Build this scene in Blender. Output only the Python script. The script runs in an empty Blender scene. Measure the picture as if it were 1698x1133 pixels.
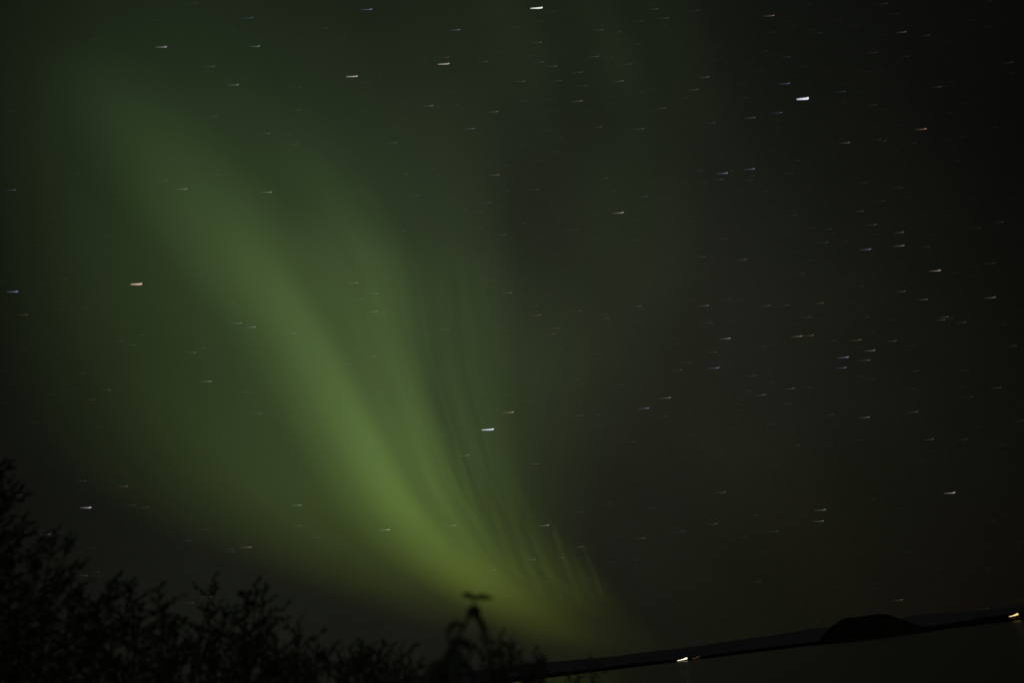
import bpy, bmesh, math, random
import numpy as np
from mathutils import Vector, Matrix

# ------------------------------------------------------------------ camera
W, H, F = 1698.0, 1133.0, 1132.0
CZ = 4.1
PITCH, ROLL = math.radians(26.14), math.radians(7.05)
S = bpy.context.scene
COL = S.collection
fwd = Vector((0, math.cos(PITCH), math.sin(PITCH)))
r0 = Vector((1, 0, 0))
u0 = r0.cross(fwd)
Rv = math.cos(ROLL) * r0 - math.sin(ROLL) * u0
Uv = math.sin(ROLL) * r0 + math.cos(ROLL) * u0
cam_d = bpy.data.cameras.new("camera")
cam = bpy.data.objects.new("camera", cam_d)
COL.objects.link(cam)
m = Matrix.Identity(4)
for i in range(3):
    m[i][0], m[i][1], m[i][2] = Rv[i], Uv[i], -fwd[i]
m[0][3], m[1][3], m[2][3] = 0, 0, CZ
cam.matrix_world = m
cam_d.sensor_width = 36
cam_d.lens = 24
cam_d.clip_start = 0.05
cam_d.clip_end = 60000
cam_d.dof.use_dof = True
cam_d.dof.focus_distance = 900
cam_d.dof.aperture_fstop = 1.45
S.camera = cam
CAM = Vector((0, 0, CZ))


def pdir(px, py):
    """direction in the sky that the photograph shows at (px, py)"""
    return (fwd + Rv * ((px - W / 2) / F) - Uv * ((py - H / 2) / F)).normalized()


# ------------------------------------------------------------------ world: night sky
S.view_settings.view_transform = 'Standard'
S.view_settings.look = 'None'
S.view_settings.exposure = 0
S.view_settings.gamma = 1
S.cycles.use_adaptive_sampling = False
S.cycles.transparent_max_bounces = 128
S.cycles.use_denoising = True
S.cycles.max_bounces = 6

world = bpy.data.worlds.new("World")
S.world = world
world.use_nodes = True
nt = world.node_tree
nt.nodes.clear()


def N(tree, t, **kw):
    n = tree.nodes.new(t)
    for k, v in kw.items():
        setattr(n, k, v)
    return n


def math_node(tree, op, a, b=None):
    n = N(tree, 'ShaderNodeMath', operation=op)
    for i, v in enumerate((a, b)):
        if v is None:
            continue
        if isinstance(v, (int, float)):
            n.inputs[i].default_value = v
        else:
            tree.links.new(v, n.inputs[i])
    return n.outputs[0]


out = N(nt, 'ShaderNodeOutputWorld')
sky = N(nt, 'ShaderNodeTexSky', sky_type='NISHITA')
sky.sun_disc = False
sky.sun_elevation = math.radians(-12)      # deep night: the sun is far below the horizon
sky.sun_rotation = math.radians(200)
bg_sky = N(nt, 'ShaderNodeBackground')
bg_sky.inputs[1].default_value = 0.05
nt.links.new(sky.outputs[0], bg_sky.inputs[0])
geo = N(nt, 'ShaderNodeTexCoord')
# airglow: soft lobes of faint light in fixed directions of the sky
#        px    py    sharpness        r       g       b
LOBES = [(1020, 560, 12.5, .0112, .0124, .0082),
         (500, 930, 10., .0064, .0070, .0046),
         (1180, 1010, 16., .0012, .0008, .0000),
         (560, 60, 8., .0030, .0042, .0034),
         (1560, 940, 30., .0010, .0004, .0000)]
BACK_FILL = Vector((0.1, -.96, .22)).normalized()   # unseen fill glow behind the camera, added to lift the black foreground
acc = None
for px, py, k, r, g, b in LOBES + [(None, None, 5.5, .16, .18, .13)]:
    d = BACK_FILL if px is None else pdir(px, py)
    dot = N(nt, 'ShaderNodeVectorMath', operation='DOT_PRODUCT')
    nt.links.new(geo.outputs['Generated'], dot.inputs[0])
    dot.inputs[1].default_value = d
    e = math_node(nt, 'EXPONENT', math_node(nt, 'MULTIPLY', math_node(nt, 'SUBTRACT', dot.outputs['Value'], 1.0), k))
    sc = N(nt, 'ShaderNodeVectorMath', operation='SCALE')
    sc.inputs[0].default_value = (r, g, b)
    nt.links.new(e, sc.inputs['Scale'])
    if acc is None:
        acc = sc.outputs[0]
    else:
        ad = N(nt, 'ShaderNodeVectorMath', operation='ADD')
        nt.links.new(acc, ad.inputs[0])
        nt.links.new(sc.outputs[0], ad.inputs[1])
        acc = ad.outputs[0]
ad = N(nt, 'ShaderNodeVectorMath', operation='ADD')
nt.links.new(acc, ad.inputs[0])
ad.inputs[1].default_value = (.0013, .0014, .0012)
# uneven airglow: wide wisps, and the fine mottling of starlight too faint to make out
for sc_, am_, det_ in ((2.2, .55, 3), (9., .22, 3), (170., .22, 2)):
    nz = N(nt, 'ShaderNodeTexNoise')
    nz.inputs['Scale'].default_value = sc_
    nz.inputs['Detail'].default_value = det_
    nt.links.new(geo.outputs['Generated'], nz.inputs['Vector'])
    f_ = math_node(nt, 'ADD', 1.0 - am_ / 2, math_node(nt, 'MULTIPLY', nz.outputs['Fac'], am_))
    mu = N(nt, 'ShaderNodeVectorMath', operation='SCALE')
    nt.links.new(ad.outputs[0], mu.inputs[0])
    nt.links.new(f_, mu.inputs['Scale'])
    ad = mu
bg_air = N(nt, 'ShaderNodeBackground')
nt.links.new(ad.outputs[0], bg_air.inputs[0])
adds = N(nt, 'ShaderNodeAddShader')
nt.links.new(bg_sky.outputs[0], adds.inputs[0])
nt.links.new(bg_air.outputs[0], adds.inputs[1])
nt.links.new(adds.outputs[0], out.inputs[0])


# ------------------------------------------------------------------ helpers
def tag(o, label=None, cat=None, group=None, kind=None):
    if label: o['label'] = label
    if cat: o['category'] = cat
    if group: o['group'] = group
    if kind: o['kind'] = kind
    return o


def mesh_obj(name, verts, faces, mat, parent=None, smooth=True):
    me = bpy.data.meshes.new(name)
    me.from_pydata([tuple(v) for v in verts], [], faces)
    me.update()
    if smooth:
        me.polygons.foreach_set('use_smooth', [True] * len(me.polygons))
    o = bpy.data.objects.new(name, me)
    COL.objects.link(o)
    if mat:
        me.materials.append(mat)
    if parent:
        o.parent = parent
        o.matrix_parent_inverse = parent.matrix_world.inverted()
    return o


def empty(name, loc=(0, 0, 0)):
    o = bpy.data.objects.new(name, None)
    o.location = loc
    o.empty_display_size = .1
    COL.objects.link(o)
    o.matrix_world = Matrix.Translation(loc)
    return o


def plain_mat(name, c1, c2, scale=3.0, rough=.8, bump=0.0, bscale=20., spec=.3):
    mt = bpy.data.materials.new(name)
    mt.use_nodes = True
    t = mt.node_tree
    p = t.nodes['Principled BSDF']
    tc = N(t, 'ShaderNodeTexCoord')
    nz = N(t, 'ShaderNodeTexNoise')
    nz.inputs['Scale'].default_value = scale
    nz.inputs['Detail'].default_value = 5
    t.links.new(tc.outputs['Object'], nz.inputs['Vector'])
    rp = N(t, 'ShaderNodeValToRGB')
    rp.color_ramp.elements[0].position = .35
    rp.color_ramp.elements[1].position = .68
    rp.color_ramp.elements[0].color = (*c1, 1)
    rp.color_ramp.elements[1].color = (*c2, 1)
    t.links.new(nz.outputs['Fac'], rp.inputs[0])
    t.links.new(rp.outputs[0], p.inputs['Base Color'])
    p.inputs['Roughness'].default_value = rough
    p.inputs['Specular IOR Level'].default_value = spec
    if bump:
        n2 = N(t, 'ShaderNodeTexNoise')
        n2.inputs['Scale'].default_value = bscale
        n2.inputs['Detail'].default_value = 6
        t.links.new(tc.outputs['Object'], n2.inputs['Vector'])
        bp = N(t, 'ShaderNodeBump')
        bp.inputs['Strength'].default_value = bump
        t.links.new(n2.outputs['Fac'], bp.inputs['Height'])
        t.links.new(bp.outputs[0], p.inputs['Normal'])
    return mt


def lamp_mat(name, col, s):
    mt = bpy.data.materials.new(name)
    mt.use_nodes = True
    t = mt.node_tree
    t.nodes.clear()
    o = N(t, 'ShaderNodeOutputMaterial')
    e = N(t, 'ShaderNodeEmission')
    tc = N(t, 'ShaderNodeTexCoord')
    nz = N(t, 'ShaderNodeTexNoise')
    nz.inputs['Scale'].default_value = .8
    t.links.new(tc.outputs['Object'], nz.inputs['Vector'])
    t.links.new(math_node(t, 'MULTIPLY', math_node(t, 'ADD', nz.outputs['Fac'], .5), s), e.inputs[1])
    e.inputs[0].default_value = (*col, 1)
    t.links.new(e.outputs[0], o.inputs[0])
    return mt


M_ground = plain_mat('bank_soil', (.03, .028, .02), (.07, .065, .04), 2.5, .95, .5, 12)
M_shore = plain_mat('dark_shore_forest', (.012, .014, .01), (.03, .034, .024), .03, 1, .4, .3, .0)
M_hill = plain_mat('far_hill_haze_blue', (.11, .10, .155), (.15, .13, .19), .002, 1, 0, 1, .0)  # blue haze of distance is put into the hill's base colour
M_bark = plain_mat('shrub_bark', (.035, .03, .022), (.07, .06, .045), 40, .85, .3, 90)
M_leaf = plain_mat('shrub_leaf', (.05, .062, .04), (.08, .095, .06), 9, .6, 0, 1)
M_leaf2 = plain_mat('sapling_leaf', (.045, .055, .035), (.075, .085, .055), 60, .6, .2, 200)
M_redleaf = plain_mat('reddened_leaf', (.10, .035, .018), (.14, .05, .025), 60, .7)
M_cabin = plain_mat('cabin_wood', (.10, .07, .05), (.18, .13, .09), 1, .8)
M_roof = plain_mat('cabin_roof', (.04, .04, .045), (.07, .07, .08), 1, .7)


def water_mat():
    mt = bpy.data.materials.new('lake_water')
    mt.use_nodes = True
    t = mt.node_tree
    p = t.nodes['Principled BSDF']
    p.inputs['Base Color'].default_value = (.02, .024, .022, 1)
    p.inputs['Roughness'].default_value = .2
    p.inputs['IOR'].default_value = 1.33
    tc = N(t, 'ShaderNodeTexCoord')
    mp = N(t, 'ShaderNodeMapping')
    mp.inputs['Scale'].default_value = (1.0, .6, 1)
    t.links.new(tc.outputs['Object'], mp.inputs['Vector'])
    hs = None
    for s, w in ((.9, 1.0), (3.1, .45), (.07, 3.0)):
        nz = N(t, 'ShaderNodeTexNoise')
        nz.inputs['Scale'].default_value = s
        nz.inputs['Detail'].default_value = 4
        t.links.new(mp.outputs[0], nz.inputs['Vector'])
        x = math_node(t, 'MULTIPLY', nz.outputs['Fac'], w)
        hs = x if hs is None else math_node(t, 'ADD', hs, x)
    bp = N(t, 'ShaderNodeBump')
    bp.inputs['Strength'].default_value = .35
    bp.inputs['Distance'].default_value = .25
    t.links.new(hs, bp.inputs['Height'])
    t.links.new(bp.outputs[0], p.inputs['Normal'])
    return mt


M_water = water_mat()

# ------------------------------------------------------------------ land and water
SEA = -0.0
o = mesh_obj('lake_water', [(-30000, -30000, 0), (30000, -30000, 0), (30000, 30000, 0), (-30000, 30000, 0)], [(0, 1, 2, 3)], M_water, smooth=False)
tag(o, kind='structure')


def bank_z(x, y):
    """the near bank: a low grassy shelf that drops to the lake, higher towards the left"""
    edge = 6.2 - 0.10 * x + 1.6 * math.sin(x * .23 + 1) + .5 * math.sin(x * .9)
    if x < -1:
        edge += min(14, (-x - 1) * .9)
    t = (y - edge) / 4.0
    s = 1 / (1 + math.exp(max(-30, min(30, t * 3.2))))
    z = -1.2 + 4.2 * s
    z += s * (.06 * math.sin(x * 1.9 + y) + .05 * math.sin(y * 2.3 - x * .7))
    return z


vs, fs = [], []
nx, ny = 150, 120
xs = [math.copysign(abs(a) ** 1.7 * 60, a) for a in np.linspace(-1, 1, nx)]
ys = [-30 + 62 * j / (ny - 1) for j in range(ny)]
for y in ys:
    for x in xs:
        vs.append((x, y, bank_z(x, y)))
for j in range(ny - 1):
    for i in range(nx - 1):
        a = j * nx + i
        fs.append((a, a + 1, a + nx + 1, a + nx))
tag(mesh_obj('ground', vs, fs, M_ground), kind='structure')


def az_el(px, py):
    d = pdir(px, py)
    return math.atan2(d.x, d.y), math.asin(d.z)


def ridge(name, pts, d_front, d_crest, d_back, mat, fuzz, span=(-1.3, 1.3), n=900, seed=0, base=0.0):
    """land whose skyline runs through the listed directions; real depth from shore to crest to back slope"""
    rnd = random.Random(seed)
    prof = sorted(az_el(*p) for p in pts)
    A = [p[0] for p in prof]
    E = [p[1] for p in prof]
    ph = [rnd.uniform(0, 6.3) for _ in range(8)]
    rows = [(0, -.5), (.05, .12), (.3, .45), (.6, .78), (.85, .95), (1.0, 1.0)]
    V, Fc = [], []
    back = [(d_crest + (d_back - d_crest) * .4, .7), (d_back, -.5)]
    spec = [(d_front + (d_crest - d_front) * t, h) for t, h in rows] + back
    for i in range(n):
        a = span[0] + (span[1] - span[0]) * i / (n - 1)
        e = float(np.interp(a, A, E))
        e += fuzz * sum(math.sin(a * f * 40 + ph[k]) / (k + 1) for k, f in enumerate((1, 2.3, 4.1, 7.7, 13.1, 19.7)))
        hc = max(base, CZ + d_crest * math.tan(e))
        for k, (d, h) in enumerate(spec):
            dd = d * (1 + .012 * math.sin(a * 31 + k + ph[0]))
            V.append((dd * math.sin(a), dd * math.cos(a), hc * h if h > 0 else -2.0))
    m_ = len(spec)
    for i in range(n - 1):
        for k in range(m_ - 1):
            a = i * m_ + k
            Fc.append((a, a + 1, a + m_ + 1, a + m_))
    return mesh_obj(name, V, Fc, mat)


line = lambda x: 1106.6 - .1238 * (x - 1060)
far_pts = [(-900, line(-900) - 26), (-300, line(-300) - 30), (200, line(200) - 22), (500, line(500) - 27), (700, 1123.5), (800, 1112), (900, 1101.5), (1000, 1091.5),
           (1100, 1080), (1160, 1073), (1200, 1066), (1230, 1061.5), (1262, 1058), (1300, 1052.5), (1350, 1044), (1400, 1041), (1440, 1036), (1490, 1028), (1527, 1020.5),
           (1570, 1018.5), (1619, 1015), (1660, 1009), (1698, 1002.5), (1800, 985), (2000, 950), (2500, 885), (3200, 790)]
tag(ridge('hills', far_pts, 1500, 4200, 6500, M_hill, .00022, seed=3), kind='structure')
shore_pts = [(x, line(x) - h) for x, h in ((-900, 8), (200, 6), (800, 7), (900, 8), (980, 6), (1060, 6), (1150, 5), (1250, 5), (1350, 6), (1440, 5), (1540, 8), (1600, 10), (1698, 13), (1900, 12), (2600, 9))]
tag(ridge('far_shore', shore_pts, 900, 1050, 1400, M_shore, .00035, seed=5, n=1500, base=1.5), kind='structure')
# the dark headland in front of the right-hand hills
hp = [(1352, 1068), (1362, 1058), (1372, 1046), (1382, 1037), (1392, 1030), (1403, 1026), (1422, 1023.5), (1440, 1021.5), (1455, 1019.5), (1466, 1018.8), (1478, 1021.5),
      (1490, 1026.5), (1502, 1031), (1515, 1036), (1528, 1040), (1545, 1043)]
a0, a1 = az_el(*hp[0])[0], az_el(*hp[-1])[0]
hpts = [(hp[0][0] - 14, line(hp[0][0] - 14) + 4)] + hp + [(1562, line(1562) + 3)]
pr = sorted(az_el(*p) for p in hpts)
V, Fc = [], []
n = 160
rnd = random.Random(9)
for i in range(n):
    a = pr[0][0] + (pr[-1][0] - pr[0][0]) * i / (n - 1)
    e = float(np.interp(a, [p[0] for p in pr], [p[1] for p in pr])) + rnd.uniform(-.00008, .0001) + .00025 * math.sin(i * .9) * math.sin(i * .37 + 1) + .0003 * math.sin(i * .21 + 2)
    hc = max(-1, 4.1 + 840 * math.tan(e))
    w = math.sin(math.pi * i / (n - 1)) ** .5 * 50
    for k in range(9):
        t = -1 + 2 * k / 8
        dd = 840 + w * t
        V.append((dd * math.sin(a), dd * math.cos(a), (hc + 1) * (1 - t * t) ** .6 - 1))
for i in range(n - 1):
    for k in range(8):
        a = i * 9 + k
        Fc.append((a, a + 1, a + 10, a + 9))
tag(mesh_obj('headland', V, Fc, M_shore), kind='structure')


def on_ground(px, py, dist):
    d = pdir(px, py)
    return CAM + d * (dist / math.hypot(d.x, d.y))


# ------------------------------------------------------------------ lit cabins on the far shore
def box_frame(px0, px1, dist, z0, depth):
    """a house footprint across the view between two pixels at a distance"""
    y = line((px0 + px1) / 2)
    A = on_ground(px0, y, dist); B = on_ground(px1, y, dist)
    A.z = B.z = z0
    ax = (B - A); L = ax.length; ax.normalize()
    back = Vector((-ax.y, ax.x, 0))
    return A, ax, back, L


def prism(A, ax, back, poly, d0, d1):
    """poly in (along, height) extruded from depth d0 to d1"""
    n = len(poly)
    V = [A + ax * p + Vector((0, 0, q)) + back * d0 for p, q in poly] + [A + ax * p + Vector((0, 0, q)) + back * d1 for p, q in poly]
    Fc = [tuple(range(n - 1, -1, -1)), tuple(range(n, 2 * n))] + [(i, (i + 1) % n, n + (i + 1) % n, n + i) for i in range(n)]
    return V, Fc


def cabin(px0, px1, dist, z0, wall_l, wall_r, wins, mat_glow, label, cat='house'):
    A, ax, back, L = box_frame(px0, px1, dist, z0, 7)
    root = empty('shore_cabin', A + ax * L / 2)
    tag(root, label, cat, 'lit cabins on the far shore')
    V, Fc = prism(A, ax, back, [(0, -2), (L, -2), (L, wall_r), (0, wall_l)], 0, 7)
    wl = mesh_obj('wall', V, Fc, M_cabin, root, smooth=False)
    V, Fc = prism(A, ax, back, [(-.6, wall_l - .02), (L + .6, wall_r + .02), (L + .6, wall_r + .3), (-.6, wall_l + .26)], -.7, 7.6)
    mesh_obj('roof', V, Fc, M_roof, root, smooth=False)
    for poly in wins:
        V, Fc = prism(A, ax, back, [(a * L, b) for a, b in poly], -.06, -.02)
        w = mesh_obj('window', V, Fc, mat_glow, root, smooth=False)
        lo = min(b for a, b in poly); xa = min(a for a, b in poly) * L; xb = max(a for a, b in poly) * L
        V, Fc = prism(A, ax, back, [(xa, lo - .12), (xb, lo - .12), (xb, lo), (xa, lo)], -.12, -.02)
        mesh_obj('sill', V, Fc, M_roof, w, smooth=False)
    return root


def z_at(px, py, dist):
    return on_ground(px, py, dist).z


G_white = lamp_mat('bright_window_light', (1.0, .86, .6), 1.7)
G_gold = lamp_mat('golden_window_light', (1.0, .68, .26), 1.3)
G_dim = lamp_mat('dim_window_light', (1.0, .5, .2), .10)
D = 905
zz = z_at(1132, 1097.2, D)
cabin(1122, 1142, D, zz, 2.6, 4.3,
      [[(.08, .7), (.34, .85), (.34, 1.55), (.08, 1.3)], [(.35, .85), (.62, 1.05), (.62, 2.2), (.35, 1.6)], [(.63, 1.1), (.93, 1.5), (.93, 3.3), (.63, 2.4)]],
      G_white, 'cabin with a brilliant white lit window band on the dark far shore')
zz = z_at(1684, 1023.8, D)
cabin(1674, 1694, D, zz, 2.4, 4.3,
      [[(.08, .6), (.34, .7), (.34, 1.4), (.08, 1.2)], [(.35, .75), (.62, .95), (.62, 2.1), (.35, 1.5)], [(.63, 1.0), (.93, 1.4), (.93, 3.3), (.63, 2.3)]],
      G_gold, 'cabin with golden lit windows on the far shore at the right edge')
zz = z_at(1155, 1093.5, D)
cabin(1147, 1162, D, zz, 1.8, 3.2,
      [[(.1, .3), (.5, .5), (.5, 1.0), (.1, .8)], [(.55, 1.0), (.93, 1.7), (.93, 2.4), (.55, 1.6)]],
      G_dim, 'small cabin with dim orange windows beside the brilliantly lit one')


# ------------------------------------------------------------------ the aurora
def glow_mat(name, profile=True, streak=0.0, freq=14., seed=0.0, vfreq=.25):
    mt = bpy.data.materials.new(name)
    mt.use_nodes = True
    t = mt.node_tree
    t.nodes.clear()
    o = N(t, 'ShaderNodeOutputMaterial')
    e = N(t, 'ShaderNodeEmission')
    tr = N(t, 'ShaderNodeBsdfTransparent')
    ad = N(t, 'ShaderNodeAddShader')
    at = N(t, 'ShaderNodeAttribute', attribute_name='glow')
    t.links.new(at.outputs['Color'], e.inputs[0])
    s = None
    if profile:
        uv = N(t, 'ShaderNodeUVMap', uv_map='sheet')
        sp = N(t, 'ShaderNodeSeparateXYZ')
        t.links.new(uv.outputs[0], sp.inputs[0])
        u = math_node(t, 'SUBTRACT', math_node(t, 'MULTIPLY', sp.outputs[0], 2.0), 1.0)
        q = math_node(t, 'SUBTRACT', 1.0, math_node(t, 'MULTIPLY', u, u))
        s = math_node(t, 'MULTIPLY', q, q)
        if streak:
            cb = N(t, 'ShaderNodeCombineXYZ')
            t.links.new(math_node(t, 'MULTIPLY', sp.outputs[0], freq), cb.inputs[0])
            t.links.new(math_node(t, 'MULTIPLY', sp.outputs[1], vfreq * 10), cb.inputs[1])
            cb.inputs[2].default_value = seed
            nz = N(t, 'ShaderNodeTexNoise')
            nz.inputs['Scale'].default_value = 1.0
            nz.inputs['Detail'].default_value = 2.5 if streak < 1.5 else 4.5
            t.links.new(cb.outputs[0], nz.inputs['Vector'])
            f = math_node(t, 'ADD', 1.0, math_node(t, 'MULTIPLY', math_node(t, 'SUBTRACT', nz.outputs['Fac'], .5), streak))
            s = math_node(t, 'MULTIPLY', s, math_node(t, 'MAXIMUM', f, 0.0))
        t.links.new(s, e.inputs[1])
    else:
        # only the outer face of a closed glowing body gives light, so that it is not counted twice
        g = N(t, 'ShaderNodeNewGeometry')
        t.links.new(math_node(t, 'SUBTRACT', 1.0, g.outputs['Backfacing']), e.inputs[1])
    t.links.new(e.outputs[0], ad.inputs[0])
    t.links.new(tr.outputs[0], ad.inputs[1])
    t.links.new(ad.outputs[0], o.inputs[0])
    mt.cycles.emission_sampling = 'NONE'
    return mt


def smooth_interp(x, xp, yp):
    """monotone cubic (PCHIP-like) interpolation"""
    xp = np.array(xp, float); yp = np.array(yp, float)
    h = np.diff(xp); dl = np.diff(yp) / h
    mm = np.zeros(len(xp))
    for i in range(1, len(xp) - 1):
        if dl[i - 1] * dl[i] > 0:
            mm[i] = 2 * dl[i - 1] * dl[i] / (dl[i - 1] + dl[i])
    mm[0], mm[-1] = dl[0], dl[-1]
    x = np.clip(x, xp[0], xp[-1])
    k = np.clip(np.searchsorted(xp, x) - 1, 0, len(h) - 1)
    t = (x - xp[k]) / h[k]
    return ((2 * t**3 - 3 * t**2 + 1) * yp[k] + (t**3 - 2 * t**2 + t) * h[k] * mm[k]
            + (-2 * t**3 + 3 * t**2) * yp[k + 1] + (t**3 - t**2) * h[k] * mm[k + 1])


# hue of the glow by height above the horizon: whitish green high up, yellow-green near the horizon
HY = [-200, 200, 400, 600, 760, 880, 960, 1030, 1110]
HR = [.54, .56, .57, .58, .59, .63, .70, .80, .88]
HB = [.33, .32, .28, .25, .22, .17, .13, .09, .08]


def curtain(name, rows, R, parent, streak=0.0, freq=14., seed=0.0, vfreq=.25, nr=70, nc=28, tint=(1, 1, 1)):
    """a luminous sheet: rows of (y, left, core, right, strength) in sky directions, brightest along its core"""
    Y = [r[0] for r in rows]
    ys = np.linspace(Y[0], Y[-1], nr)
    XL, XC, XR, AM = (smooth_interp(ys, Y, [r[i] for r in rows]) for i in (1, 2, 3, 4))
    V, Fc, G, UVs = [], [], [], []
    for j, y in enumerate(ys):
        a = max(0, AM[j])
        col = (a * float(np.interp(y, HY, HR)) * tint[0], a * tint[1], a * float(np.interp(y, HY, HB)) * tint[2], 1)
        for i in range(nc + 1):
            u = i / nc
            q = 2 * u - 1
            x = XC[j] + (q * (XR[j] - XC[j]) if q > 0 else q * (XC[j] - XL[j]))
            V.append(CAM + pdir(x, y) * R)
            G.append(col)
            UVs.append((u, j / (nr - 1)))
    for j in range(nr - 1):
        for i in range(nc):
            a = j * (nc + 1) + i
            Fc.append((a, a + 1, a + nc + 2, a + nc + 1))
    ob = mesh_obj(name, V, Fc, glow_mat(name + '_light', True, streak, freq, seed, vfreq), parent)
    me = ob.data
    ca = me.color_attributes.new('glow', 'FLOAT_COLOR', 'POINT')
    ca.data.foreach_set('color', np.array(G, np.float32).ravel())
    uvl = me.uv_layers.new(name='sheet')
    li = np.zeros(len(me.loops), np.int32)
    me.loops.foreach_get('vertex_index', li)
    uvl.data.foreach_set('uv', np.array(UVs, np.float32)[li].ravel())
    ob.visible_shadow = True
    return ob


aur = empty('aurora', CAM + pdir(620, 760) * 9800)
tag(aur, 'green aurora fanning up from the horizon to the upper left', 'aurora')
curtain('diffuse_glow', [(-160, -260, 260, 1000, .008), (0, -220, 270, 1000, .0125), (110, -190, 300, 980, .018), (200, -170, 350, 960, .025), (300, -150, 410, 950, .031), (400, -120, 450, 970, .037),
                         (500, -100, 490, 1030, .039), (600, -70, 550, 1060, .040), (700, -20, 600, 1010, .041), (800, 80, 640, 1000, .042), (880, 220, 690, 1000, .038), (950, 400, 760, 1030, .034),
                         (1010, 560, 850, 1070, .018), (1060, 720, 930, 1120, .006), (1110, 840, 1000, 1160, .001)], 9900, aur, .25, 9, 1.3, .12, nr=110, nc=40)
curtain('band', [(60, 0, 130, 260, 0), (150, 40, 190, 330, .007), (250, 110, 280, 420, .014), (320, 155, 340, 480, .021), (400, 225, 405, 535, .028), (470, 290, 452, 570, .038), (560, 370, 512, 610, .047),
                 (640, 415, 555, 650, .056), (730, 465, 603, 705, .069), (820, 515, 655, 755, .072), (890, 575, 710, 808, .062), (960, 670, 785, 880, .048), (1020, 760, 862, 965, .017), (1075, 870, 950, 1040, 0)],
        9800, aur, .25, 6, 4.1, .15, nr=110)
curtain('band', [(340, 300, 360, 415, 0), (430, 360, 430, 490, .006), (520, 420, 492, 545, .010), (620, 480, 550, 600, .014), (720, 535, 603, 650, .021), (820, 590, 652, 698, .025), (900, 645, 716, 780, .014), (970, 720, 790, 860, .006), (1030, 800, 865, 930, 0)],
        9790, aur, .2, 4, 2.7, .15, nr=100)
curtain('band', [(190, 400, 490, 560, 0), (280, 430, 545, 625, .006), (360, 490, 600, 668, .012), (430, 530, 635, 698, .020), (500, 555, 650, 718, .022), (570, 575, 662, 728, .020), (640, 600, 684, 724, .025),
                 (720, 640, 704, 752, .038), (800, 682, 728, 790, .044), (870, 722, 772, 832, .036), (930, 765, 815, 880, .022), (1000, 840, 900, 970, .004), (1040, 890, 945, 1010, 0)],
        9700, aur, 1.5, 7, 8.7, .12, nr=100)
# secondary soft folds
curtain('band', [(340, 420, 510, 640, 0), (400, 440, 530, 660, .007), (470, 490, 560, 675, .014), (560, 540, 610, 700, .017), (660, 590, 650, 725, .013), (760, 640, 700, 775, .006), (860, 700, 750, 810, 0)], 9655, aur, .3, 5, 3.3)
curtain('band', [(320, 440, 500, 585, 0), (400, 480, 535, 602, .006), (470, 510, 562, 612, .009), (560, 560, 602, 640, .009), (660, 600, 640, 682, .009), (760, 645, 680, 728, .007), (860, 700, 740, 785, 0)], 9650, aur)
curtain('band', [(120, 560, 750, 860, 0), (220, 580, 765, 865, .0035), (330, 620, 785, 860, .006), (480, 680, 800, 870, .006), (620, 700, 810, 880, .006), (740, 735, 812, 872, .007), (860, 780, 838, 885, .005), (960, 840, 900, 950, 0)], 9640, aur, .6, 5, 2.2)
curtain('band', [(380, 560, 700, 830, 0), (480, 580, 715, 870, .007), (600, 610, 735, 860, .009), (720, 650, 770, 885, .010), (820, 700, 795, 900, .009), (900, 760, 840, 950, .007), (970, 840, 920, 1040, .007), (1030, 900, 980, 1080, 0)], 9645, aur, 2.9, 17, 5.9, .07, nr=120, nc=60)
curtain('band', [(200, 860, 1020, 1150, 0), (320, 850, 1030, 1230, .005), (420, 840, 1010, 1230, .006), (560, 800, 960, 1180, .005), (700, 790, 935, 1100, .004), (820, 830, 935, 1060, .002), (900, 880, 940, 1020, 0)], 9630, aur, .5, 3, 7.7)
curtain('band', [(-200, 600, 900, 1260, .006), (0, 620, 920, 1280, .0065), (130, 640, 940, 1280, .006), (230, 680, 980, 1280, .004), (330, 780, 1010, 1280, .0015), (430, 860, 1040, 1280, 0)], 9631, aur, .7, 4, 3.9)
curtain('band', [(-160, 560, 720, 880, .002), (40, 600, 740, 900, .003), (150, 620, 760, 880, .002), (260, 660, 780, 860, 0)], 9620, aur)
curtain('band', [(-120, 740, 800, 850, .002), (0, 760, 830, 900, .003), (90, 790, 865, 930, .0035), (180, 820, 890, 945, .002), (270, 850, 915, 960, 0)], 9618, aur, .8, 4, 1.9)
curtain('band', [(-120, 900, 950, 1000, .003), (0, 925, 990, 1045, .003), (90, 955, 1025, 1090, .0035), (190, 985, 1060, 1135, .002), (320, 1010, 1100, 1190, 0)], 9610, aur, .8, 4, 6.1)
curtain('band', [(-120, 1010, 1060, 1140, .002), (20, 1040, 1100, 1190, .002), (160, 1080, 1150, 1260, .002), (300, 1100, 1180, 1280, 0)], 9608, aur)
curtain('band', [(600, 120, 280, 440, 0), (700, 190, 350, 500, .004), (800, 290, 440, 580, .006), (880, 400, 550, 690, .005), (960, 540, 680, 800, 0)], 9605, aur)
# the horizon glow at the foot of the arc
curtain('glow_base', [(880, 700, 850, 1000, 0), (950, 700, 865, 1010, .004), (1000, 740, 890, 1050, .004), (1045, 800, 930, 1100, .004), (1085, 840, 970, 1150, .001), (1120, 840, 980, 1160, 0)], 9600, aur)
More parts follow.
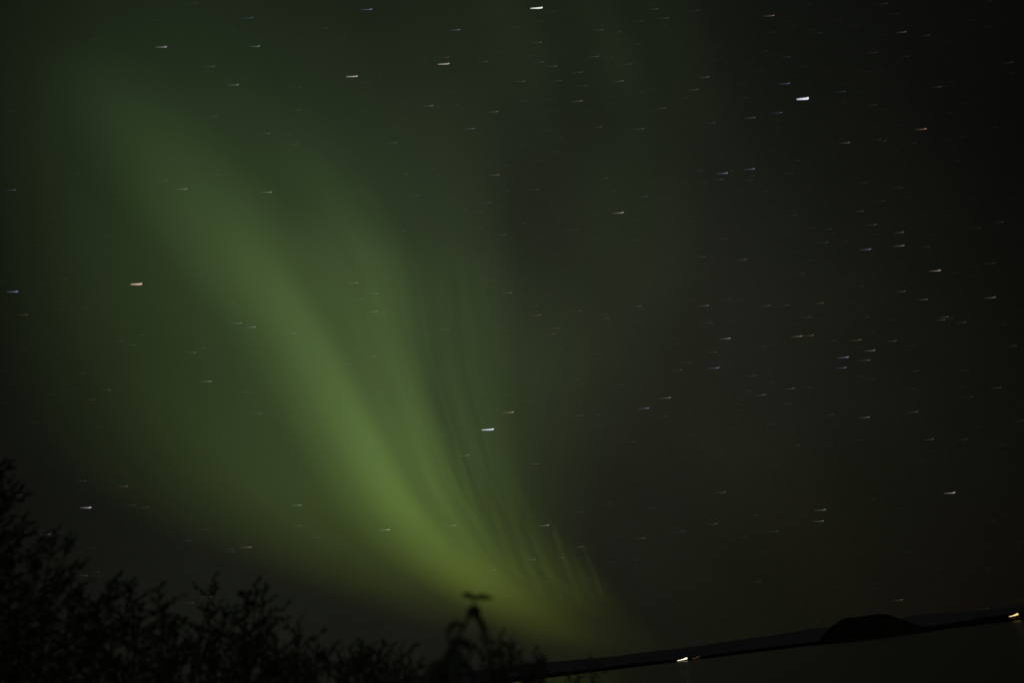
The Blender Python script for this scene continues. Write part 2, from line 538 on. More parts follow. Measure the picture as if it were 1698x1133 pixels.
# thin rays near the foot
RAYS = [((700, 742, 752, 764, 0), (770, 756, 764, 775, .005), (850, 775, 786, 800, .006), (940, 815, 826, 840, 0)),
        ((820, 806, 812, 822, 0), (870, 818, 825, 836, .007), (920, 835, 844, 856, .007), (990, 862, 874, 888, 0)),
        ((800, 824, 832, 842, 0), (850, 838, 848, 858, .006), (910, 856, 866, 878, .007), (980, 884, 896, 908, 0)),
        ((860, 866, 873, 884, 0), (890, 874, 884, 896, .007), (930, 890, 900, 914, .008), (980, 912, 924, 936, .004), (1020, 930, 940, 955, 0)),
        ((865, 908, 914, 922, 0), (890, 914, 922, 930, .009), (930, 928, 937, 944, .009), (975, 946, 955, 962, .005), (1010, 960, 968, 978, 0)),
        ((895, 958, 963, 970, 0), (930, 970, 976, 983, .005), (965, 984, 990, 997, .007), (1000, 995, 1001, 1009, 0)),
        ((900, 935, 942, 952, 0), (950, 955, 963, 974, .004), (1000, 975, 984, 996, 0)),
        ((900, 845, 855, 868, 0), (950, 870, 880, 892, .006), (1010, 900, 910, 925, 0))]
rr = random.Random(21)
GL = [(640, 728), (700, 742), (770, 766), (850, 800), (930, 850), (1000, 912)]    # left and right edges of the fan of fine filaments
GR = [(640, 860), (700, 862), (770, 874), (850, 905), (930, 955), (1000, 1010)]
for k in range(16):
    q = (k + rr.uniform(.1, .9)) / 16
    y0 = 640 + 190 * q + rr.uniform(-60, 40)
    y1 = y0 + rr.uniform(130, 240)
    yy = np.linspace(y0, min(y1, 1020), 5)
    a = rr.uniform(.002, .0045) * (1.2 - .5 * q)
    w = rr.uniform(4.5, 8.5)
    row = []
    for y, g in zip(yy, (0, .7, 1, .8, 0)):
        xl = float(smooth_interp(y, [p[0] for p in GL], [p[1] for p in GL])); xr = float(smooth_interp(y, [p[0] for p in GR], [p[1] for p in GR]))
        x = xl + (xr - xl) * q
        row.append((y, x - w, x + w * .3, x + w * .9, a * g))
    RAYS.append(tuple(row))
for i, r in enumerate(RAYS):
    curtain('ray', list(r), 9500 + i * 8, aur, nr=36, nc=12)

# ------------------------------------------------------------------ stars
T = {  # zoomed tile: x0, y0, scale ; stars as x, y, brightness, hue
    'a': (0, 0, 2.83), 'b': (600, 0, 2.83), 'c': (1150, 80, 2.832), 'd': (400, 300, 2.4257), 'e': (400, 650, 2.4257), 'f': (1100, 480, 2.833), 'g': (0, 400, 3.238),
    'h': (0, 750, 2.958), 'i': (1250, 950, 3.79), 'j': (1150, 0, 3.098), 'k': (1050, 860, 2.62)}
ST = {
'a': "1188,82,4,b 1105,142,2,w 1220,216,5,w 782,219,6,p 855,156,2,w 700,124,1,o 688,194,1.5,w 768,194,1.5,w 1008,311,4,b 1120,397,5,w 1092,390,2,w 1678,357,7,c 1412,409,3,b 1540,130,3,w 1638,156,2,w 1630,170,2,w 1215,183,2,b 925,12,3,b 660,12,1,w 1368,200,1.5,w 1325,318,1.5,o 1555,286,2,w 1548,235,2,b 645,434,2,w 578,452,1,w 218,457,2,o 1198,451,2,w 1410,516,3,w 1395,570,2,w 1215,538,1.5,w 1018,545,3,w 810,563,1.5,w 535,538,2,w 578,573,2,w 1270,625,4,o 1370,630,2.5,w 1398,675,3,w 1050,641,1,w 1178,645,1,w 260,662,1.5,w 805,680,2,w 842,686,2,w 1240,717,2,o 385,741,2,w 1045,757,2,w 1360,786,2,w 1035,822,3,b 788,848,3,w 878,887,5,c 1275,902,5.5,c 1668,907,3,w 1503,826,2,w 75,892,4,b 480,1012,2,w 260,1024,2,o 385,1100,2,w 518,1107,2.5,b 800,1040,1.5,w 735,1085,1.5,w 365,841,1.5,o 1205,897,1.5,w",
'b': "48,42,6,b 847,35,9,w 905,23,2,b 910,52,3,o 460,138,5.5,b 283,84,2,w 622,80,2,w 740,124,3,b 850,99,2.5,w 845,197,4,w 410,267,4,o 410,298,7,c 303,287,2.5,o 590,288,4,o 305,332,2,b 88,343,2.5,w 35,386,3,b 665,200,2,o 762,203,2,b 672,238,2.5,b 812,258,3,b 855,289,4,b 917,309,4.5,b 1035,337,4,b 1113,263,4.5,b 1180,268,3,o 1135,138,4,b 1218,148,3,w 1390,40,4,b 1383,18,2,w 1440,83,4,b 1320,96,3,o 1580,47,2,w 1430,118,2,w 1310,203,3,b 1630,360,5,b 1580,419,4.5,o 1227,379,4.5,c 1268,299,3,w 1210,299,2.5,b 1160,325,2,o 1093,361,2,o 765,380,4,w 935,377,3.5,w 1055,401,3,w 1110,405,2,o 430,427,2.5,o 1035,473,5,c 885,465,2.5,w 775,472,3,b 455,490,2.5,w 335,495,5,c 640,523,5,o 1322,434,2.5,w 1185,453,2.5,b 1425,506,4,b 1530,460,2.5,w 1660,575,4,b 1325,603,4.5,b 1130,595,4,b 1215,604,2,w 1160,518,2,o 1278,545,2,o 530,602,5,b 405,553,2,w 378,577,2,b 630,583,2,o 158,599,3,o 165,669,4,c 200,605,2,w 875,611,2.5,w 1110,645,2,w 1150,687,2,w 925,710,3,b 843,752,2.5,b 683,775,2.5,w 1465,710,2,b 1425,692,2,b 1620,662,2,b 343,790,2.5,w 215,815,3.5,o 645,820,5,o 340,828,2,w 830,889,4,b 690,896,3,b 665,914,2,b 272,916,4,b 1195,894,2.5,w 1155,836,3.5,c 1600,800,3.5,b 1692,842,3,o 1525,861,2.5,b 1340,922,4,b 605,950,4,b 495,983,3,b 568,996,3,w 1228,998,6.5,c 765,1048,3,w 1550,1038,3,b 1418,1050,2,b 1018,1076,3,o 895,1088,2.5,o 955,1083,2.5,o 562,1068,3,o 675,1102,4,b 850,1116,3,b 208,1083,3.5,b 210,1045,2,b 1298,1126,3,b 1195,1075,2,o",
'c': "75,133,5,b 25,192,4,c 452,164,5.5,b 540,235,10,z 715,202,4,b 865,18,3.5,b 455,39,3.5,b 350,12,2.5,w 380,30,2,b 125,56,2,w 285,67,2,w 530,84,2,w 318,107,2,w 256,230,3,b 417,301,5,b 290,325,5,o 105,348,4,b 310,356,2,b 415,373,2,b 533,173,2,o 860,264,3,w 908,288,2,w 710,256,2,w 1015,36,2.5,w 833,107,2,w 895,95,2,w 1165,180,3.5,c 1195,175,2,w 998,174,2,w 1270,259,2,w 1094,378,6,o 735,443,5,c 880,426,3,o 908,433,3,w 1047,446,2.5,w 1423,371,2,w 1215,430,2,w 1225,463,2,w 65,433,1.5,w 410,493,2,b 502,526,3,b 150,513,2,b 138,517,2,b 232,514,2,b 160,586,6.5,b 287,566,6,b 187,577,3,b 283,600,3,b 280,617,3.5,b 138,616,4,o 45,574,3.5,b 68,628,2.5,w 470,586,3,b 820,630,3,c 970,650,2.5,w 985,657,3,w 1252,526,2,w 352,671,3,b 290,672,2,b 378,695,2,b 50,690,2,b 898,717,3,c 1018,697,2,w 1330,703,2,w 798,765,4,o 485,760,2.5,b 485,782,3.5,b 390,745,2,b 860,828,4,w 1205,785,2,w 1298,808,2,o 1455,816,3,w 1350,842,2.5,w 573,843,2.5,w 648,850,3.5,b 660,864,2.5,o 988,864,4.5,w 205,848,2,w 155,894,3,w 633,912,4,b 728,904,2.5,b 833,944,6,b 990,927,5.5,c 1108,931,3,w 1238,932,1.5,w 55,979,3.5,w 35,970,2.5,b 250,992,4.5,c 558,998,2.5,w 620,1000,2,w 523,1054,3,b 523,1068,2.5,b 1160,1044,6.5,c 1415,1010,3,w 1335,1023,2,w 1235,1054,2,w 1330,1066,2,w 800,1117,3,b 858,1056,2,b 750,1075,2,o 450,830,2,b 1500,65,3,w",
'd': "470,410,5,w 550,453,5,b 488,476,4,z 548,526,5,z 578,533,4,z 315,484,3,o 290,540,2.5,o 55,589,4,b 222,612,2,w 485,683,3.5,b 540,706,4.5,b 445,740,3.5,c 562,618,2.5,b 510,582,2,o 1090,450,5,o 1022,401,3,o 1018,481,2,w 1195,504,3.5,b 1205,540,4.5,o 1370,524,4,b 1282,592,4,o 1263,615,4,o 1293,678,2.5,w 835,598,4,b 975,601,3,b 1055,586,2.5,b 1075,600,2.5,w 740,656,2,b 735,670,2,b 760,616,2,b 1040,541,2.5,o 985,548,2,w 810,446,2,w 1610,504,4.5,b 1620,515,3,w 1655,506,2,b 1475,536,3,b 1505,537,2,b 1480,553,4,o 1460,545,2,w 1450,698,3,b 1607,567,2.5,o 1620,649,2,b 1360,798,3,c 1375,820,2.5,w 1535,822,3,c 1512,846,2.5,w 1205,795,2.5,c 1155,808,2,w 1645,757,2,b 985,855,3,w 1082,864,2.5,w 1160,887,3,c 1373,886,2.5,w 1095,932,6.5,o 1015,1001,9,z 965,1006,2.5,o 1035,924,2,w 1373,944,3.5,c 1443,942,3,w 1455,988,3,b 1222,934,2,w 1583,1051,3,b 1640,915,6,b 885,977,2.5,w 820,1027,3,w 1015,961,1.5,w 918,1105,5,c 1057,1083,2.5,b 940,1071,2,w 555,1043,3,w 260,902,3,w 250,912,1.5,w 80,937,3.5,w 125,940,2,w 32,850,2.5,w 30,822,1.5,w 215,918,1.5,w 815,838,2,w 765,941,1.5,w 265,802,2,w 125,770,1.5,w",
'e': "1100,370,3,b 1195,290,4,o 243,457,4,w 237,540,3,w 320,588,3,w 597,556,6,w 865,539,5,w 820,568,2.5,w 785,492,2,w 683,579,2.5,w 40,627,3.5,o 1238,538,5.5,w 1172,583,2.5,w 1183,676,4,w 1297,668,3.5,w 1375,484,3,w 1375,625,4,c 1027,719,4,w 1240,764,3,w 1080,822,3,w 785,748,2.5,o 1625,590,4,w 1490,449,3,b 1665,468,2.5,w 1595,676,2.5,w 1500,688,2.5,w 1605,356,2,w 260,372,3,w 462,405,1.5,w 1690,27,2.5,o 1360,1027,2,w",
'f': "1138,9,4,w 1242,47,4.5,c 1560,38,5.5,o 752,64,4.5,o 318,44,3,w 368,50,2.5,w 145,50,2.5,b 213,76,5,w 500,76,4,c 592,74,3.5,w 540,81,2.5,w 912,54,2,w 945,97,2,w 693,130,3.5,w 633,157,2.5,b 968,130,3,w 755,140,2,w 1085,142,2.5,w 1340,129,4,w 1323,143,4,w 1362,135,2.5,w 1423,154,3.5,w 232,158,4,b 338,145,2,w 990,199,2.5,b 315,231,6,w 652,220,6,o 706,216,5,o 930,237,5,o 812,240,3,w 1095,242,4,c 55,227,2.5,o 112,234,2,w 75,255,2.5,w 65,261,2,w 478,271,2.5,w 535,261,2,w 250,294,3.5,w 932,274,2.5,o 995,287,5.5,w 1180,264,2.5,w 1660,266,3,w 870,319,6.5,b 970,333,4.5,w 860,368,5.5,b 262,369,6,b 630,302,2,w 130,344,3,w 88,380,3.5,w 272,340,2,w 435,405,3.5,w 1200,383,3,w 1423,381,2.5,w 943,410,2.5,w 988,423,2.5,w 240,444,2,w 520,437,2.5,w 617,466,4.5,w 695,462,3,w 408,479,3,w 480,496,4.5,w 378,520,2.5,w 243,520,2,w 1183,469,2.5,w 1587,462,3.5,w 1455,505,3,b 1415,460,2,w 35,510,5.5,c 598,537,3,w 130,568,2,w 20,598,3,w 30,581,2,w 130,603,2,w 798,590,3,w 745,592,2,o 968,602,5,w 1197,576,4,w 533,633,2.5,w 838,633,2,w 640,733,3,w 798,732,2.5,w 932,706,2.5,w 1270,705,4,w 1425,705,3,w 1275,760,2,w 1225,811,2,w 545,827,2.5,w 797,811,2,w 1215,801,2,w 265,748,2,w 275,762,2,w 100,787,2,w 1370,957,6.8,p 293,954,4.5,c 763,1037,5.5,w 753,1090,5,w 445,1062,3,w 255,1103,4,w 1003,984,2.5,w 1075,944,2,o 328,1019,2,o 1300,890,1.5,w 1600,730,2,w 1690,619,3,o 345,852,2,w",
'g': "762,231,7.3,o 96,272,6,b 150,396,3.5,o 335,322,2.5,b 367,202,2.5,w 465,361,2,w 658,537,3,o 775,505,3,b 733,558,3,w 1085,180,3,b 1055,598,4,w 1103,575,3,o 1298,441,4.5,w 1372,462,5,z 1592,493,3.5,w 1260,331,3,o 1135,754,5,w 1340,810,3,w 1335,773,2,w 1313,683,2,w 1472,704,2,w 995,465,2,w 928,568,2,o 455,712,2.5,w 595,801,3.5,c 508,852,3,o 512,710,2,w 295,824,2.5,b 75,766,2,o 1405,927,3.5,w 1468,931,2.5,w 810,971,2,w 1165,950,2,w 545,1006,2,w 965,870,2,w 1275,985,2,w 1240,1028,2,w 292,1082,1.5,w 1130,361,2,w 1000,1125,1.5,w",
'h': "447,274,6.5,p 628,169,4,o 422,143,3,w 425,178,1.5,w 670,260,3,b 728,273,3,o 110,212,2.5,w 248,406,4,w 835,88,2,w 1018,87,2,w 1083,120,2,w 1022,380,2.5,o 935,436,3,z 1233,468,5,o 1145,478,3,b 1152,488,3,b 430,608,3,w 490,590,2.5,w 708,652,2,o 1042,712,4,w 950,741,3,w 1478,262,5,w 1478,363,3.5,w 1220,61,2,w 855,395,2,w 1375,505,2,o 1300,170,1.5,w 1190,190,1.5,w",
'i': "938,173,4.5,o 47,58,3,w 527,92,2,w 493,212,2,w 373,224,1.5,w",
'j': "30,52,3,w 415,78,5.5,o 490,106,2,w 420,163,2.5,w 658,166,3,b 998,16,3,w 1055,68,2.5,o 855,122,2,w 1093,162,4.5,c 1212,180,3,w 995,176,2,w 600,20,2,w 1535,136,2,w 527,125,2,w",
'k': "368,24,3,w 222,57,3,w 630,57,3.5,w 490,85,2.5,w 358,128,2,w 170,120,2,w 575,153,2,w",
}
HUE = {'w': (.95, 1, .92), 'b': (.56, .62, 1.0), 'o': (1, .68, .46), 'c': (1, .86, .68), 'p': (.98, .84, .95), 'z': (.80, .86, 1.0)}
stars = []
for k, txt in ST.items():
    x0, y0, s = T[k]
    for tok in txt.split():
        a = tok.split(',')
        stars.append((x0 + float(a[0]) / s, y0 + float(a[1]) / s, float(a[2]), a[3]))
# a star listed from two neighbouring tiles is kept once
stars.sort(key=lambda s: -s[2])
keep = []
for s in stars:
    if all(abs(s[0] - t[0]) > 4 or abs(s[1] - t[1]) > 3 for t in keep):
        keep.append(s)
stars = keep


def streak_geo(x, y, b, hue, R, V, Fc, G, gain=1.0):
    """a slim closed body, bright rounded head on the right and a fading tail on the left"""
    L = 19.5 if b < 9 else 20.5
    ang = math.radians(.4 + 3.6 * min(1, max(0, (x - 150) / 1250)))
    wd = (.52 + .085 * b + (.5 if b > 7 else 0) + (.75 if b > 9.5 else 0)) * 1.12
    if x < 500: wd *= 1.3
    I = (.00125 if b < 5 else .00125 + .00045 * min(1, (b - 5) / 1.5)) * min(b, 8.6) ** 3 * gain
    if b < 7: I *= .86 if x < 1150 else .74
    c = HUE[hue]
    secs = [(-1.0, .25, .0), (-.93, .62, .12 if b < 7 else .5), (-.6, .78, .26 if b < 7 else .75), (-.3, .86, .45 if b < 7 else .95), (-.12, 1.0, .85), (-.03, 1.12, 1.0), (.02, .5, .8)]
    base = len(V)
    lift = .9
    for t, w, g in secs:
        cx = x + t * L * math.cos(ang)
        cy = y - t * L * math.sin(ang) - (lift * max(0, t + .16) / .16 if t > -.16 else 0) * .8
        hw = wd * w * .5
        d = pdir(cx, cy)
        px_ = R / F / (d.dot(fwd))
        ctr = CAM + d * R / 1.0
        up = Uv
        for q in range(6):
            th = q / 6 * 2 * math.pi
            V.append(ctr + up * math.cos(th) * hw * px_ * 1.0 + d * math.sin(th) * hw * px_)
            G.append((c[0] * I * g, c[1] * I * g, c[2] * I * g, 1))
    n = len(secs)
    for k in range(n - 1):
        for q in range(6):
            a = base + k * 6 + q
            b2 = base + k * 6 + (q + 1) % 6
            Fc.append((a, b2, b2 + 6, a + 6))
    Fc.append(tuple(base + q for q in range(5, -1, -1)))
    Fc.append(tuple(base + (n - 1) * 6 + q for q in range(6)))


M_star = glow_mat('starlight', profile=False)


def finish_glow(name, V, Fc, G, center=None, parent=None):
    ctr = center if center is not None else Vector((0, 0, 0))
    ob = mesh_obj(name, [v - ctr for v in V], Fc, M_star, parent)
    ob.location = ctr
    bm = bmesh.new(); bm.from_mesh(ob.data)
    bmesh.ops.recalc_face_normals(bm, faces=bm.faces)
    bm.to_mesh(ob.data); bm.free()
    ca = ob.data.color_attributes.new('glow', 'FLOAT_COLOR', 'POINT')
    ca.data.foreach_set('color', np.array(G, np.float32).ravel())
    return ob


ANCH = [('the brilliant blue-white star', 1340, 163), ('the big orange star', 235, 471), ('the brilliant star above the plant', 818, 713), ('the lone lilac star over the headland', 1583, 818),
        ('the brilliant star at the top edge', 899, 12), ('the large cream star near the top', 745, 105), ('the lone cream star in mid sky', 1033, 352), ('the pinkish star over the tallest shrub', 151, 843)]
ANM = {(round(x), round(y)): n for n, x, y in ANCH}
ADJ = lambda b: 'brilliant' if b >= 8 else 'bright' if b >= 5 else 'dim' if b >= 3.5 else 'faint'
HN = {'w': 'white', 'b': 'blue', 'o': 'orange', 'c': 'cream', 'p': 'lilac', 'z': 'blue-white'}
OCT = ['right of', 'upper right of', 'above', 'upper left of', 'left of', 'lower left of', 'below', 'lower right of']
ORD = ['nearest', 'second nearest', 'third nearest', 'fourth nearest', 'fifth nearest', 'sixth nearest', 'seventh nearest', 'eighth nearest', 'ninth nearest', 'tenth nearest',
       'eleventh nearest', 'twelfth nearest', 'thirteenth nearest', 'fourteenth nearest', 'fifteenth nearest', 'sixteenth nearest']
SPECIAL = ['brilliant blue-white star streak in the dark upper right sky', 'big orange star streak alone at the left of the aurora', 'brilliant white star streak above the lone plant',
           'lone lilac star streak in the dark sky over the headland', 'brilliant white star streak at the top edge of the sky', 'large cream star streak near the top left of the dark lanes',
           'lone cream star streak in mid sky right of the aurora', 'pinkish star streak over the tallest shrub at the left']
indiv = stars[:292]
rest = stars[292:]
keys = {}
for i, (x, y, b, h) in enumerate(indiv):
    an = min(range(len(ANCH)), key=lambda k: math.hypot(x - ANCH[k][1], y - ANCH[k][2]))
    dist = math.hypot(x - ANCH[an][1], y - ANCH[an][2])
    if dist < 8 and b >= 6:
        keys.setdefault(('S', an), []).append((dist, i))
    else:
        oc = int(((math.degrees(math.atan2(ANCH[an][2] - y, x - ANCH[an][1])) + 22.5) % 360) // 45)
        keys.setdefault((ADJ(b), HN[h], an, oc), []).append((dist, i))
labels = {}
for k, lst in keys.items():
    lst.sort()
    for r, (_, i) in enumerate(lst):
        if k[0] == 'S':
            labels[i] = SPECIAL[k[1]]
        elif len(lst) == 1:
            labels[i] = f"{k[0]} {k[1]} star streak {OCT[k[3]]} {ANCH[k[2]][0]}"
        else:
            labels[i] = f"{k[0]} {k[1]} star streak, {ORD[min(r, 15)]} {OCT[k[3]]} {ANCH[k[2]][0]}"
for i, (x, y, b, h) in enumerate(indiv):
    V, Fc, G = [], [], []
    streak_geo(x, y, b, h, 9000, V, Fc, G)
    tag(finish_glow('star', V, Fc, G, CAM + pdir(x, y) * 9000), labels[i], 'star', 'star streaks across the night sky')
V, Fc, G = [], [], []
for x, y, b, h in rest:
    streak_geo(x, y, b, h, 9050, V, Fc, G)
rnd = random.Random(77)
for _ in range(2600):
    x, y = rnd.uniform(-60, 1760), rnd.uniform(-60, 1060)
    if rnd.random() < .5:
        x, y = rnd.gauss(930, 260), rnd.gauss(330, 260)
    if rnd.random() < .35 and x < 650: continue
    if y > 1050: continue
    b = 1.15 + 1.0 * rnd.random() ** 2
    streak_geo(x, y, b, rnd.choice('wwbbboc'), 9060, V, Fc, G)
tag(finish_glow('faint_stars', V, Fc, G), 'countless very faint star streaks scattered over the whole sky', 'stars', kind='stuff')


# ------------------------------------------------------------------ shrubs
def tube(pts, rad, V, Fc, sides=5):
    base = len(V)
    n = len(pts)
    for i, p in enumerate(pts):
        d = (pts[min(i + 1, n - 1)] - pts[max(i - 1, 0)])
        if d.length < 1e-9: d = Vector((0, 0, 1))
        d.normalize()
        a = d.orthogonal().normalized()
        b = d.cross(a)
        for q in range(sides):
            th = 2 * math.pi * q / sides
            V.append(p + (a * math.cos(th) + b * math.sin(th)) * rad[i])
    for i in range(n - 1):
        for q in range(sides):
            a = base + i * sides + q
            b2 = base + i * sides + (q + 1) % sides
            Fc.append((a, b2, b2 + sides, a + sides))
    Fc.append(tuple(base + q for q in range(sides - 1, -1, -1)))
    Fc.append(tuple(base + (n - 1) * sides + q for q in range(sides)))


def leaf(p, d, L, wd, rnd, V, Fc):
    """an oval leaf folded a little along its midrib"""
    d = d.normalized()
    side = d.cross(Vector((rnd.uniform(-1, 1), rnd.uniform(-1, 1), rnd.uniform(-.4, 1)))).normalized()
    nrm = side.cross(d)
    b = len(V)
    V.append(p)
    for t, w in ((.3, .85), (.65, .8)):
        c = p + d * L * t - nrm * L * .10 * t * t
        V.append(c + side * wd * w * .5 + nrm * wd * .15)
        V.append(c - nrm * 0)
        V.append(c - side * wd * w * .5 + nrm * wd * .15)
    V.append(p + d * L - nrm * L * .12)
    Fc += [(b, b + 1, b + 2), (b, b + 2, b + 3), (b + 1, b + 4, b + 5, b + 2), (b + 2, b + 5, b + 6, b + 3), (b + 4, b + 7, b + 5), (b + 5, b + 7, b + 6)]


def shrub(tips, dist, base_px, label, seed, kind='shrub', dens=1.0, leafL=.045, spread=1.0, dark=1.0):
    """tips: skyline directions the leading shoots reach; distances and heights are real"""
    rnd = random.Random(seed)
    g = on_ground(base_px, 1060, dist)
    root = empty(kind, (g.x, g.y, bank_z(g.x, g.y)))
    tag(root, label, 'shrub', 'shrubs on the near bank')
    SV, SF, LV, LF = [], [], [], []
    for px, py in tips:
        dd = dist * rnd.uniform(.93, 1.1)
        tip = on_ground(px, py + (10 if px < 150 else 5), dd)
        bx, by = g.x + rnd.uniform(-.25, .25) + (tip.x - g.x) * .45, g.y + rnd.uniform(-.25, .25) + (tip.y - g.y) * .45
        bot = Vector((bx, by, bank_z(bx, by) - .05))
        Ht = tip.z - bot.z
        if Ht < .2: continue
        bow = Vector((rnd.uniform(-.06, .06), rnd.uniform(-.06, .06), 0)) * Ht
        n = 12
        pts = []
        for i in range(n + 1):
            t = i / n
            p = bot.lerp(tip, t) + bow * math.sin(math.pi * t) + Vector((rnd.uniform(-1, 1), rnd.uniform(-1, 1), 0)) * .008 * Ht * (t < 1)
            pts.append(p)
        tube(pts, [.0018 + .008 * (1 - i / n) * min(1.6, Ht) for i in range(n + 1)], SV, SF)
        ntw = int(17 * Ht * dens) + 4
        for k in range(ntw):
            t = .12 + .86 * (k + rnd.random()) / ntw
            i = min(n - 1, int(t * n))
            p = pts[i].lerp(pts[i + 1], t * n - i)
            az = k * 2.4 + rnd.uniform(-.5, .5)
            tl = (1 - t) ** .75 * .36 * min(1.25, Ht) * rnd.uniform(.45, 1.1) * spread + .055
            dirv = Vector((math.cos(az), math.sin(az), rnd.uniform(.25, .95))).normalized()
            m_ = 5
            tp = [p + dirv * tl * j / m_ + Vector((0, 0, .12 * tl * (j / m_) ** 2)) for j in range(m_ + 1)]
            tube(tp, [.0016 * (1 - .6 * j / m_) for j in range(m_ + 1)], SV, SF, 3)
            nl = int(tl / .032) + 3
            for q in range(nl):
                tt = .1 + .9 * (q + rnd.random() * .5) / nl
                j = min(m_ - 1, int(tt * m_))
                pp = tp[j].lerp(tp[j + 1], tt * m_ - j)
                s = 1 if q % 2 else -1
                perp = dirv.cross(Vector((rnd.uniform(-.4, .4), rnd.uniform(-.4, .4), 1))).normalized() * s
                leaf(pp, dirv * .8 + perp * rnd.uniform(.4, 1.0) + Vector((0, 0, rnd.uniform(-.2, .4))), leafL * rnd.uniform(.6, 1.15), leafL * rnd.uniform(.32, .5), rnd, LV, LF)
        for q in range(7):   # the leaf tuft that ends a leading shoot
            az = q * 2.4
            leaf(tip - Vector((0, 0, .012 * q)), Vector((math.cos(az) * .7, math.sin(az) * .7, 1.0)), leafL * rnd.uniform(.7, 1.1), leafL * .42, rnd, LV, LF)
    mesh_obj('branches', SV, SF, M_bark, root)
    mesh_obj('foliage', LV, LF, M_leaf, root, smooth=False)
    return root


SH = [
    # skyline tips, distance, base px, label, seed, density
    ([(-120, 700), (-60, 735), (-20, 745), (6, 772), (22, 800), (-90, 800), (40, 850), (-10, 860), (-150, 800), (20, 900), (-40, 930)], 4.6, -60, 'tallest dark leafy shrub at the left edge of the view', 11, 1.35),
    ([(70, 885), (92, 872), (112, 882), (60, 925), (120, 935), (98, 960), (140, 990), (40, 960)], 4.3, 90, 'dark shrub with broad leafy top just right of the tallest shrub', 12, 1.25),
    ([(180, 968), (194, 955), (214, 968), (232, 1005), (160, 1000), (205, 1020), (150, 1045), (225, 1050)], 4.2, 190, 'rounded dense dark shrub between the broad shrub and a thin shoot', 13, 1.2),
    ([(263, 975), (272, 1010), (292, 1025), (250, 1040), (310, 1060), (280, 1070)], 4.0, 270, 'low dark shrub topped by one thin forked shoot', 14, .9),
    ([(355, 955), (346, 1000), (372, 1008), (385, 1028), (330, 1040), (395, 1050), (350, 1075)], 3.9, 355, 'dark shrub with a single slim upright leader shoot', 15, .85),
    ([(424, 965), (436, 985), (412, 988), (405, 1022), (443, 1020), (428, 1050), (400, 1070), (440, 1080)], 3.9, 420, 'pointed fir-shaped dark shrub below the lower edge of the aurora', 16, 1.0),
    ([(455, 1048), (462, 1080), (480, 1085), (470, 1105), (445, 1100)], 3.6, 460, 'small dark shrub to the right of the pointed shrub', 17, .9),
    ([(496, 1028), (492, 1060), (512, 1062), (525, 1078), (545, 1085), (505, 1095)], 3.6, 505, 'dark shrub with a thin erect shoot before the rounded shrub', 18, .9),
    ([(563, 1080), (582, 1072), (598, 1066), (612, 1070), (628, 1080), (590, 1090), (560, 1100), (620, 1100), (640, 1095)], 3.5, 595, 'wide rounded dark shrub left of the gap before the plant', 19, 1.3),
    ([(664, 1074), (678, 1082), (655, 1095), (690, 1108), (672, 1110)], 3.4, 665, 'low dark shrub at the left edge of the gap before the plant', 20, 1.0),
    ([(807, 1062), (812, 1078), (797, 1076), (830, 1050), (848, 1056), (828, 1075), (848, 1074), (838, 1095), (820, 1100), (862, 1080)], 3.0, 828, 'small fine twigged shrub just right of the blurred plant', 21, .8),
    ([(887, 1077), (892, 1088), (880, 1095), (868, 1105), (898, 1108), (875, 1118)], 3.1, 882, 'sparse low shrub standing before the left end of the hills', 22, .8),
    ([(955, 1105), (975, 1095), (945, 1118), (985, 1120)], 3.3, 962, 'faint low twigs of a shrub before the lake shore', 23, .5),
]
for tips, dist, bp, lab, sd, dens in SH:
    shrub(tips, dist * .72, bp, lab, sd, dens=dens * 1.25, leafL=.028 if dist < 3.35 else .034 + .009 * (dist - 3.3), spread=.9)


# ------------------------------------------------------------------ the blurred plant close to the lens
def P(px, py, r=1.08):
    return CAM + pdir(px, py) * (r * 1.4)


pl = empty('tall_plant', (P(758, 1133).x, P(758, 1133).y, bank_z(P(758, 1133).x, P(758, 1133).y)))
tag(pl, 'lone blurred plant with drooping leaves, close up before the aurora', 'plant')


def curve_pts(ctrl, n=14):
    out_ = []
    c = [ctrl[0]] + list(ctrl) + [ctrl[-1]]
    for i in range(1, len(c) - 2):
        for k in range(n):
            t = k / n
            a, b, cc, d = c[i - 1], c[i], c[i + 1], c[i + 2]
            out_.append(.5 * ((2 * b) + (cc - a) * t + (2 * a - 5 * b + 4 * cc - d) * t * t + (3 * b - a - 3 * cc + d) * t ** 3))
    out_.append(ctrl[-1])
    return out_


root_g = Vector((pl.location.x, pl.location.y, pl.location.z - .03))
SV, SF = [], []
stem = curve_pts([root_g, P(752, 1240), P(751, 1133), P(750, 1076), P(757, 1060), P(769, 1040), P(781, 1018), P(785, 1006), P(787, 992)], 8)
tube(stem, [max(.0022, .006 * (1 - i / len(stem)) + .0014) for i in range(len(stem))], SV, SF, 8)
mesh_obj('stem', SV, SF, M_bark, pl)


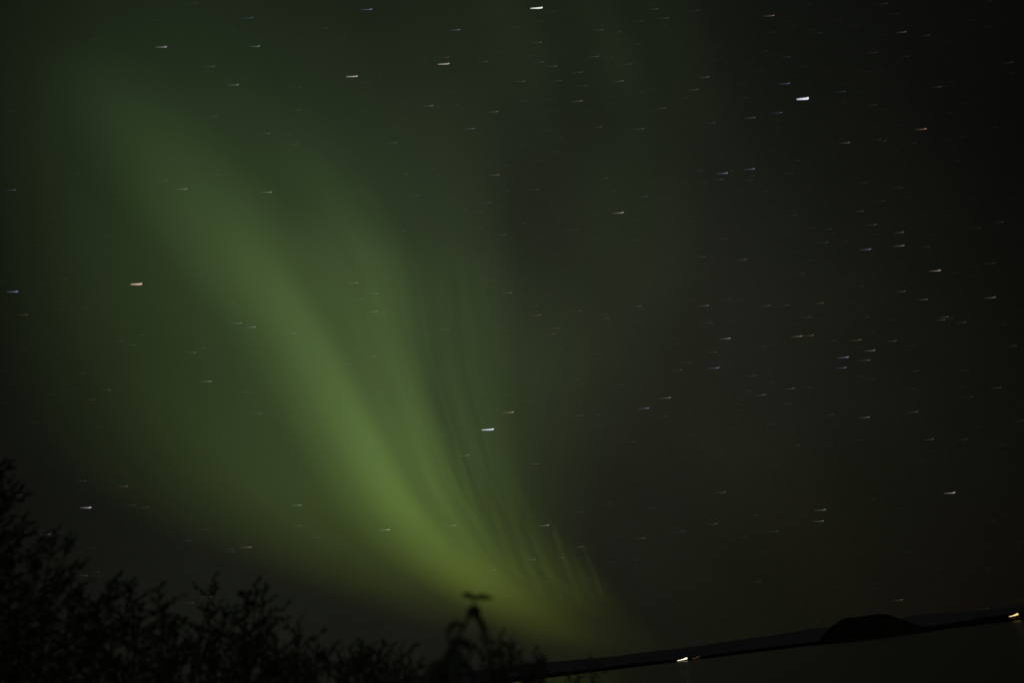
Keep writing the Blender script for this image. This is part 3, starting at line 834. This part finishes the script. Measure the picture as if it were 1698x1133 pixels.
def big_leaf(ctrl, wpx, mat=M_leaf2, twist=.3, name='leaf'):
    """arching leaf: a folded blade with real thickness swept along its midrib"""
    pts = curve_pts([P(x, y, r) for x, y, r in ctrl], 8)
    n = len(pts)
    V, Fc = [], []
    for i, p in enumerate(pts):
        t = i / (n - 1)
        w = wpx / F * 1.5 * .5 * (math.sin(math.pi * min(1, t * .93 + .05)) ** .65)
        d = (pts[min(i + 1, n - 1)] - pts[max(i - 1, 0)]).normalized()
        view = (p - CAM).normalized()
        s = d.cross(view).normalized()
        s = (s * math.cos(twist) + view * math.sin(twist)).normalized()
        nn = s.cross(d)
        th = .0005
        V += [p - s * w + nn * w * .25, p + nn * th, p + s * w + nn * w * .25, p - nn * th]
    for i in range(n - 1):
        a = i * 4
        for q in range(4):
            b = a + q; c = a + (q + 1) % 4
            Fc.append((b, c, c + 4, b + 4))
    Fc.append((3, 2, 1, 0)); Fc.append(tuple((n - 1) * 4 + q for q in range(4)))
    return mesh_obj(name, V, Fc, mat, pl)


big_leaf([(787, 992.5, 1.08), (781, 990, 1.075), (775, 987.8, 1.07), (766, 988, 1.06)], 9)
big_leaf([(787, 992.5, 1.08), (795, 990.5, 1.085), (804, 991, 1.09), (818, 993, 1.10)], 9)
big_leaf([(785, 1006, 1.08), (783, 1010, 1.06), (784, 1018, 1.05), (786, 1026, 1.045)], 13)
big_leaf([(785, 1006, 1.08), (780, 1011, 1.09), (777, 1020, 1.09), (775, 1029, 1.09)], 8)
big_leaf([(786, 1007, 1.08), (791, 1010, 1.09), (794, 1018, 1.10), (795, 1027, 1.10)], 8)
big_leaf([(784, 1010, 1.08), (790, 1024, 1.06), (797, 1032, 1.05), (803, 1046, 1.04), (804, 1060, 1.035), (803, 1070, 1.03)], 11)
big_leaf([(768, 1042, 1.08), (762, 1036.5, 1.07), (753, 1036.5, 1.06), (746, 1043, 1.05), (744, 1056, 1.04), (746, 1072, 1.04)], 9)
big_leaf([(747, 1067, 1.08), (758, 1065.5, 1.09), (770, 1067, 1.09), (779, 1075, 1.08), (783, 1088, 1.07)], 13)
big_leaf([(751, 1078, 1.08), (745, 1084, 1.07), (742, 1100, 1.06), (740, 1122, 1.05)], 15)
big_leaf([(751, 1078, 1.08), (757, 1083, 1.07), (763, 1098, 1.06), (766, 1128, 1.05)], 16)
big_leaf([(751, 1080, 1.08), (752, 1095, 1.06), (752, 1115, 1.05), (751, 1150, 1.04)], 20)
big_leaf([(760, 1120, 1.08), (740, 1112, 1.07), (726, 1111, 1.06), (714, 1122, 1.05), (708, 1145, 1.04)], 26)
big_leaf([(752, 1128, 1.08), (742, 1122, 1.07), (728, 1126, 1.06), (716, 1150, 1.05)], 30)
big_leaf([(753, 1110, 1.09), (768, 1100, 1.10), (780, 1110, 1.10), (786, 1134, 1.10), (788, 1160, 1.1)], 9)
rl = big_leaf([(782, 1086, 1.07), (776, 1092, 1.07), (774, 1102, 1.065), (774, 1112, 1.06)], 5, M_redleaf)
tag(rl, 'small reddened drooping leaf')

# low tufts along the crest of the bank so that its edge is not bare
rnd = random.Random(5)
V, Fc = [], []
for _ in range(24000):
    x = rnd.uniform(-9, 9)
    y = rnd.uniform(1.2, 10)
    z = bank_z(x, y)
    if z < .3: continue
    L = rnd.uniform(.06, .24)
    a = rnd.uniform(0, 6.3); lean = rnd.uniform(.05, .5) * L
    w = .004
    bx = Vector((x, y, z - .01)); tp = bx + Vector((math.cos(a) * lean, math.sin(a) * lean, L))
    s = Vector((-math.sin(a), math.cos(a), 0)) * w
    md = bx.lerp(tp, .5) + Vector((0, 0, L * .06))
    b = len(V)
    V += [bx - s, bx + s, md + s * .8, md - s * .8, tp]
    Fc += [(b, b + 1, b + 2, b + 3), (b + 3, b + 2, b + 4)]
tag(mesh_obj('grass', V, Fc, M_leaf, smooth=False), 'short dark grass covering the near bank', 'grass', kind='stuff')
